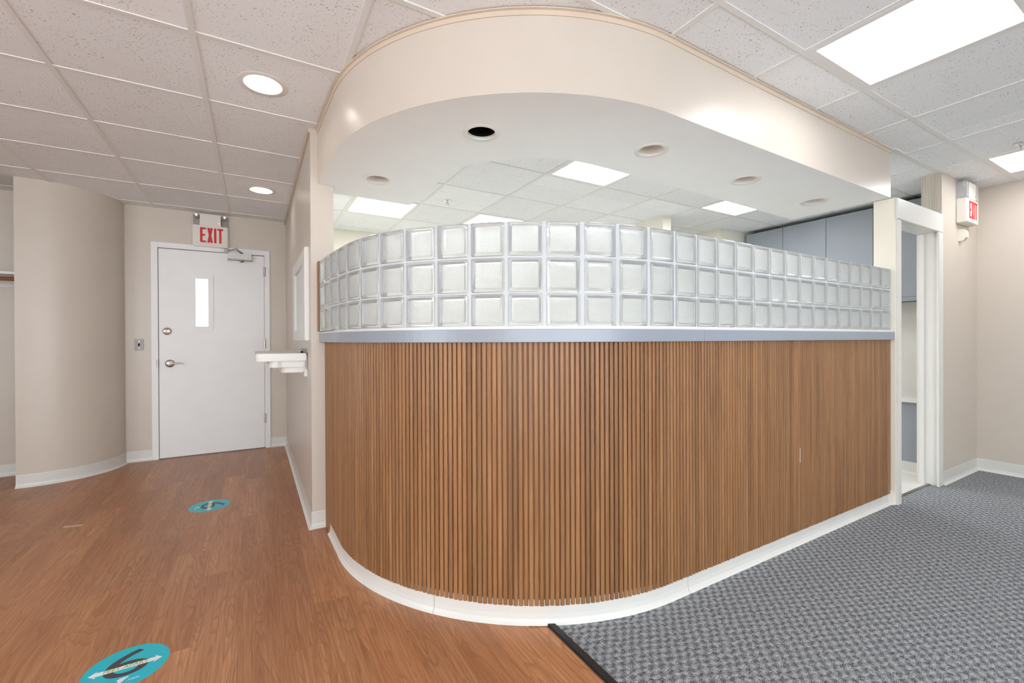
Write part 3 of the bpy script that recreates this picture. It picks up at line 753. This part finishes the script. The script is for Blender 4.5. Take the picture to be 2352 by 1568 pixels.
def exit_sign(xl, xr, yw, yf, z0, z1, z2, label, lmat, clear=False):
    e = bpy.data.objects.new('exit_sign', None); COL.objects.link(e); tag(e, label, 'exit sign')
    boxpart('panel', (xl, xr, yf, yw + 0.002, z0, z1), 'sign_white', e, 0.006)
    w = xr - xl
    exit_letters(e, xl + w * 0.21, z0 + (z1 - z0) * 0.19, w * 0.64, (z1 - z0) * 0.70, yf, lmat)
    un = boxpart('battery_cover', (xl + w * 0.20, xr - w * 0.20, yf + 0.002, yw + 0.002, z1 - 0.002, z2), 'sign_white', e, 0.003)
    bm = bmesh.new(); lathe(bm, [(0.0001, 0.004), (0.003, 0.004), (0.004, 0.0)], 12, Matrix.Translation((xr - w * 0.265, yf + 0.003, z1 + 0.028)) @ MY); part('indicator', bm, 'red' if clear else 'led', un)
    for a, b in ((xl, xl + w * 0.20), (xr - w * 0.20, xr)):
        hb = boxpart('lamp_bay', (a + 0.003, b - 0.001, yw - 0.022, yw + 0.002, z1 - 0.002, z2 - 0.004), 'switch_metal' if not clear else 'sign_white', e, 0.002)
        bm = bmesh.new(); m = Matrix.Translation(((a + b) / 2, yw - 0.02, z2 - 0.036)) @ Matrix.Rotation(-0.35, 4, 'X') @ MY
        lathe(bm, [(0.008, 0.0), (0.018, 0.008), (0.025, 0.020), (0.0265, 0.030), (0.024, 0.033), (0.012, 0.026), (0.006, 0.022), (0.0001, 0.021)], 22, m); part('lamp_head', bm, 'chrome', hb)
        if clear:
            bm = bmesh.new()
            bbox(bm, a, b, yf, yw, z1, z2 - 0.001); bmesh.ops.delete(bm, geom=[f for f in bm.faces if f.calc_center_median().y > yw - 0.001], context='FACES')
            part('clear_cover', bm, 'clear_plastic', hb, 0.004)
    return e
exit_sign(-0.533, -0.233, YB, YB - 0.062, 2.124, 2.338, 2.452, 'white EXIT sign with red letters and two lamps over the door', 'red')
exit_sign(5.01, 5.296, 1.315, 1.250, 2.109, 2.31, 2.445, 'white EXIT sign with clear lamp covers beside the open doorway', 'red', True)
# strobe under the sign
bm = bmesh.new(); yy = 1.315
prof = [(yy + 0.001, 1.972), (yy - 0.010, 1.968), (yy - 0.028, 1.968), (yy - 0.046, 1.995), (yy - 0.046, 2.035), (yy - 0.034, 2.058), (yy + 0.001, 2.062)]
va = [bm.verts.new((5.065, a, b)) for a, b in prof]; vb = [bm.verts.new((5.120, a, b)) for a, b in prof]
bm.faces.new(va); bm.faces.new(vb[::-1])
for k in range(len(prof)): bm.faces.new((va[k], va[(k + 1) % len(prof)], vb[(k + 1) % len(prof)], vb[k]))
st = part('motion_sensor', bm, 'beige_plastic', None, 0.003, label='small beige wedge sensor on the wall under the exit sign', cat='sensor')
bm = bmesh.new()
va = [bm.verts.new(p) for p in ((5.072, yy - 0.0315, 1.9715), (5.113, yy - 0.0315, 1.9715), (5.113, yy - 0.0455, 1.9925), (5.072, yy - 0.0455, 1.9925))]
f = bm.faces.new(va); bmesh.ops.solidify(bm, geom=[f], thickness=0.001); part('lens_window', bm, 'closer', st)
# light switch
sw = boxpart('light_switch', (-1.000, -0.930, YB - 0.006, YB + 0.001, 1.072, 1.185), 'switch_metal', None, 0.002, label='brushed metal switch plate with black toggle beside the door', cat='switch')
boxpart('toggle', (-0.971, -0.960, YB - 0.014, YB - 0.004, 1.116, 1.142), 'black', sw, 0.001)
bm = bmesh.new()
for z in (1.095, 1.162): lathe(bm, [(0.004, 0.0), (0.003, 0.0012), (0.0001, 0.0014)], 12, Matrix.Translation((-0.9655, YB - 0.006, z)) @ MY)
part('screws', bm, 'chrome', sw)

# ------------------------------------------------------------------ window in the partition and the ledge below
wn = bpy.data.objects.new('window_1', None); COL.objects.link(wn); tag(wn, 'white framed service window in the partition wall', 'window', kind='structure')
fx = 0.303
for nm, dm in (('frame_side', (fx - 0.025, fx + 0.02, 3.112, WY0 + 0.01, 1.163, 1.765)), ('frame_side', (fx - 0.025, fx + 0.02, WY1 - 0.02, 4.135, 1.163, 1.765)),
               ('frame_head', (fx - 0.025, fx + 0.02, WY0 + 0.01, WY1 - 0.02, WZ1 - 0.005, 1.765)), ('window_sill', (fx - 0.025, fx + 0.02, WY0 + 0.01, WY1 - 0.02, 1.163, WZ0 + 0.005))):
    boxpart(nm, dm, 'trim_white', wn, 0.004)
boxpart('pane', (fx - 0.010, fx - 0.004, WY0, WY1, WZ0, WZ1), 'frosted', wn)

def round_board(name, x0, x1, y0, y1, z0, z1, r, mat, parent):
    pts = [(x1, y1), (x1, y0)]
    pts += [(x0 + r - r * math.sin(t), y0 + r - r * math.cos(t)) for t in [PI / 2 * k / 8 for k in range(9)]]
    pts += [(x0 + r - r * math.cos(t), y1 - r + r * math.sin(t)) for t in [PI / 2 * k / 8 for k in range(9)]]
    bm = bmesh.new(); prism(bm, pts, z0, z1)
    for f in bm.faces: f.smooth = False
    return part(name, bm, mat, parent, 0.003)
ld = bpy.data.objects.new('wall_ledge', None); COL.objects.link(ld); ld.location = (0, 0, 0); tag(ld, 'white stepped ledge with rounded corners below the service window', 'shelf')
round_board('top_board', 0.002, 0.296, 3.205, 4.15, 1.031, 1.080, 0.05, 'trim_white', ld)
round_board('middle_board', 0.078, 0.290, 3.225, 4.12, 0.989, 1.031, 0.05, 'trim_white', ld)
round_board('bottom_board', 0.150, 0.284, 3.245, 4.09, 0.953, 0.989, 0.05, 'trim_white', ld)
boxpart('wall_bracket', (0.284, 0.304, 3.23, 4.08, 0.925, 1.060), 'trim_white', ld, 0.002)
bm = bmesh.new(); bbox(bm, 0.128, 0.150, 3.2235, 3.227, 0.990, 1.030)
lathe(bm, [(0.004, 0.0), (0.0035, 0.002), (0.0001, 0.0022)], 10, Matrix.Translation((0.139, 3.2235, 1.020)) @ MY); lathe(bm, [(0.004, 0.0), (0.0035, 0.002), (0.0001, 0.0022)], 10, Matrix.Translation((0.139, 3.2235, 1.000)) @ MY)
part('hinge_plate', bm, 'dark_metal', ld)
boxpart('bracket_arm', (0.292, 0.2985, 3.215, 3.225, 0.975, 1.03), 'dark_metal', ld)
boxpart('clip_strip', (0.297, 0.3025, 3.215, 3.62, 1.081, 1.106), 'switch_metal', None, 0.001, label='thin worn metal strip fixed to the wall above the ledge', cat='strip')
bm = bmesh.new(); tube(bm, [(0.272, 3.225, 1.0855), (0.268, 3.26, 1.0875), (0.247, 3.40, 1.0985)], [0.0028, 0.0052, 0.0045]); pn = part('pen', bm, 'closer', None, label='slim pen lying tilted at the wall end of the ledge', cat='pen')
bm = bmesh.new(); tube(bm, [(0.2725, 3.222, 1.0865), (0.2695, 3.248, 1.0885)], 0.0062); part('pen_tip', bm, 'black', pn)
bm = bmesh.new(); tube(bm, [(0.2475, 3.398, 1.0982), (0.2465, 3.405, 1.0988)], 0.0052); part('pen_cap', bm, 'black', pn)

# ------------------------------------------------------------------ coat alcove
al = bpy.data.objects.new('coat_shelf', None); COL.objects.link(al); tag(al, 'white shelf over a brown hanging rod in the alcove', 'shelf')
boxpart('board', (XL, -1.60, 5.15, YB, 1.713, 1.733), 'trim_white', al, 0.002)
boxpart('cleat', (XL, -1.60, YB - 0.02, YB, 1.636, 1.713), 'trim_white', al, 0.002)
bm = bmesh.new(); tube(bm, [(XL, 5.25, 1.683), (-1.60, 5.25, 1.683)], 0.0155, 16); part('rod', bm, 'rod_wood', al)

# ------------------------------------------------------------------ sprinklers
def sprinkler(x, y, label):
    e = bpy.data.objects.new('sprinkler', None); COL.objects.link(e); e.location = (x, y, ZC); tag(e, label, 'sprinkler')
    bm = bmesh.new(); lathe(bm, [(0.034, 0.004), (0.034, -0.001), (0.020, -0.004), (0.012, -0.004)], 24); part('escutcheon', bm, 'chrome', e)
    bm = bmesh.new(); lathe(bm, [(0.011, -0.002), (0.011, -0.018), (0.007, -0.020), (0.004, -0.022), (0.004, -0.040), (0.0001, -0.041)], 16); part('nozzle', bm, 'chrome', e)
    bm = bmesh.new()
    for s in (-1, 1): tube(bm, [(0.010 * s, 0, -0.016), (0.014 * s, 0, -0.030), (0.004 * s, 0, -0.046)], 0.0022, 8)
    part('yoke', bm, 'metal', e)
    bm = bmesh.new(); lathe(bm, [(0.0001, -0.045), (0.014, -0.046), (0.014, -0.048), (0.0001, -0.049)], 18); part('deflector', bm, 'chrome', e)
bm = bmesh.new(); bbox(bm, 2.6645, 2.6675, CY_ - RC - 0.0004, CY_ - RC + 0.002, 0.462, 0.545)
part('paint_scratch', bm, 'print_white', ctr, label='white paint scratch on one slat')
bm = bmesh.new(); prism(bm, [(-1.045, 3.80), (-0.95, 3.775), (-0.942, 3.80), (-1.04, 3.83)], 0.0, 0.0004)
part('tape_residue', bm, 'tape', label='faint pale strip of tape residue on the oak floor', cat='tape mark')
sprinkler(1.575, 3.905, 'small chrome sprinkler in the office ceiling above the glass blocks')
sprinkler(4.476, 0.854, 'small chrome sprinkler in the ceiling above the carpet')

# ------------------------------------------------------------------ floor stickers
def sticker(cx, cy, rot, r, label):
    e = bpy.data.objects.new('floor_sticker', None); COL.objects.link(e); e.location = (cx, cy, 0.0); e.rotation_euler = (0, 0, rot); tag(e, label, 'sticker')
    bm = bmesh.new(); lathe(bm, [(0.0001, 0.0), (r, 0.0), (r, 0.0008), (0.0001, 0.0009)], 64); part('disc', bm, 'teal', e)
    z = 0.0011
    me = text_mesh('digit', '6', r * 1.72, 'ink', 0.0002, bold=0.0)
    me.transform(Matrix.Diagonal((1.42, 1.0, 1, 1)))
    link('digit', me, e, (0.0, r * 0.10, z), label='dark digit 6')
    hw, aw, hl, sh = r * 0.84, r * 0.085, r * 0.20, r * 0.17
    bm = bmesh.new()
    pts = [(-hw, 0), (-hw + hl, -sh), (-hw + hl * .8, -aw), (hw - hl * .8, -aw), (hw - hl, -sh), (hw, 0), (hw - hl, sh), (hw - hl * .8, aw), (-hw + hl * .8, aw), (-hw + hl, sh)]
    prism(bm, pts, z + 0.0001, z + 0.0004); part('arrow', bm, 'print_white', e)
    me = text_mesh('lettering', 'FEET APART', r * 0.195, 'print_green', 0.0002, bold=0.0005); w = max(v.co.x for v in me.vertices) - min(v.co.x for v in me.vertices)
    me.transform(Matrix.Diagonal((r * 1.02 / w, 1.05, 1, 1))); link('lettering', me, e, (0, 0, z + 0.0006), label='green words FEET APART')
    bm = bmesh.new()
    for k, a in enumerate((-0.55, -0.28, 0.0, 0.28)):
        d = Vector((math.sin(a + 0.3), math.cos(a + 0.3))); s = Vector((d.y, -d.x)) * r * 0.022; b0 = Vector((-0.02 * r, -r * 0.74)); b1 = b0 + d * r * (0.20 + 0.03 * k)
        prism(bm, [tuple(b0 - s * .3), tuple(b0 + s * .3), tuple(b1 + s * 1.3), tuple(b1 - s * 1.3)], z, z + 0.0003 + 0.00004 * k)
    part('emblem', bm, 'print_white', e)
    me = text_mesh('address', '.com', r * 0.14, 'print_white', 0.0002); link('address', me, e, (r * 0.28, -r * 0.66, z))
sticker(-0.403, 2.058, 0.0, 0.1225, 'round teal 6 FEET APART sticker lying away from the exit door')
sticker(-0.280, 3.776, -PI / 2, 0.1215, 'round teal 6 FEET APART sticker turned sideways nearer the exit door')
# ------------------------------------------------------------------ office cabinets
ys = [1.46, 1.955, 2.367, 2.808, 3.245]
ulab = ['blue grey wall cabinet over the desk end by the doorway', 'blue grey wall cabinet directly beside the white post', 'blue grey wall cabinet between its two neighbours above the glass blocks', 'blue grey wall cabinet against the wide cream pier']
for k, (a, b) in enumerate(zip(ys, ys[1:])):
    e = bpy.data.objects.new('wall_cabinet', None); COL.objects.link(e); e.location = (5.359, (a + b) / 2, 1.54); tag(e, ulab[k], 'cabinet', 'blue grey wall cabinets in the office')
    h = (b - a) / 2
    boxpart('body', (-0.13, 0.152, -h + 0.0015, h - 0.0015, 0.0, 0.893), 'cabinet', e)
    boxpart('door', (-0.15, -0.131, -h + 0.002, h - 0.002, 0.004, 0.890), 'cabinet', e, 0.001)
boxpart('light_rail', (5.20, 5.225, 1.46, 3.24, 1.505, 1.542), 'cabinet', None, label='blue grey rail under the wall cabinets', cat='rail')
dk = bpy.data.objects.new('office_desk', None); COL.objects.link(dk); dk.location = (0, 0, 0); tag(dk, 'built in desk with white top and blue grey front inside the doorway', 'desk')
boxpart('desk_top', (4.83, XR - 0.004, 1.45, 3.28, 0.612, 0.652), 'trim_white', dk, 0.003)
boxpart('front_panel', (4.865, 4.885, 1.46, 3.27, 0.10, 0.608), 'cabinet', dk)
boxpart('plinth', (4.870, 4.885, 1.46, 3.27, 0.0, 0.10), 'cream_wall', dk)
boxpart('backsplash', (5.49, XR - 0.004, 1.45, 3.28, 0.652, 1.51), 'trim_white', dk)
cove('baseboard_desk', straight_frames((4.870, 1.45), (4.870, 3.28), (-1, 0)), 'cream cove base along the desk front')
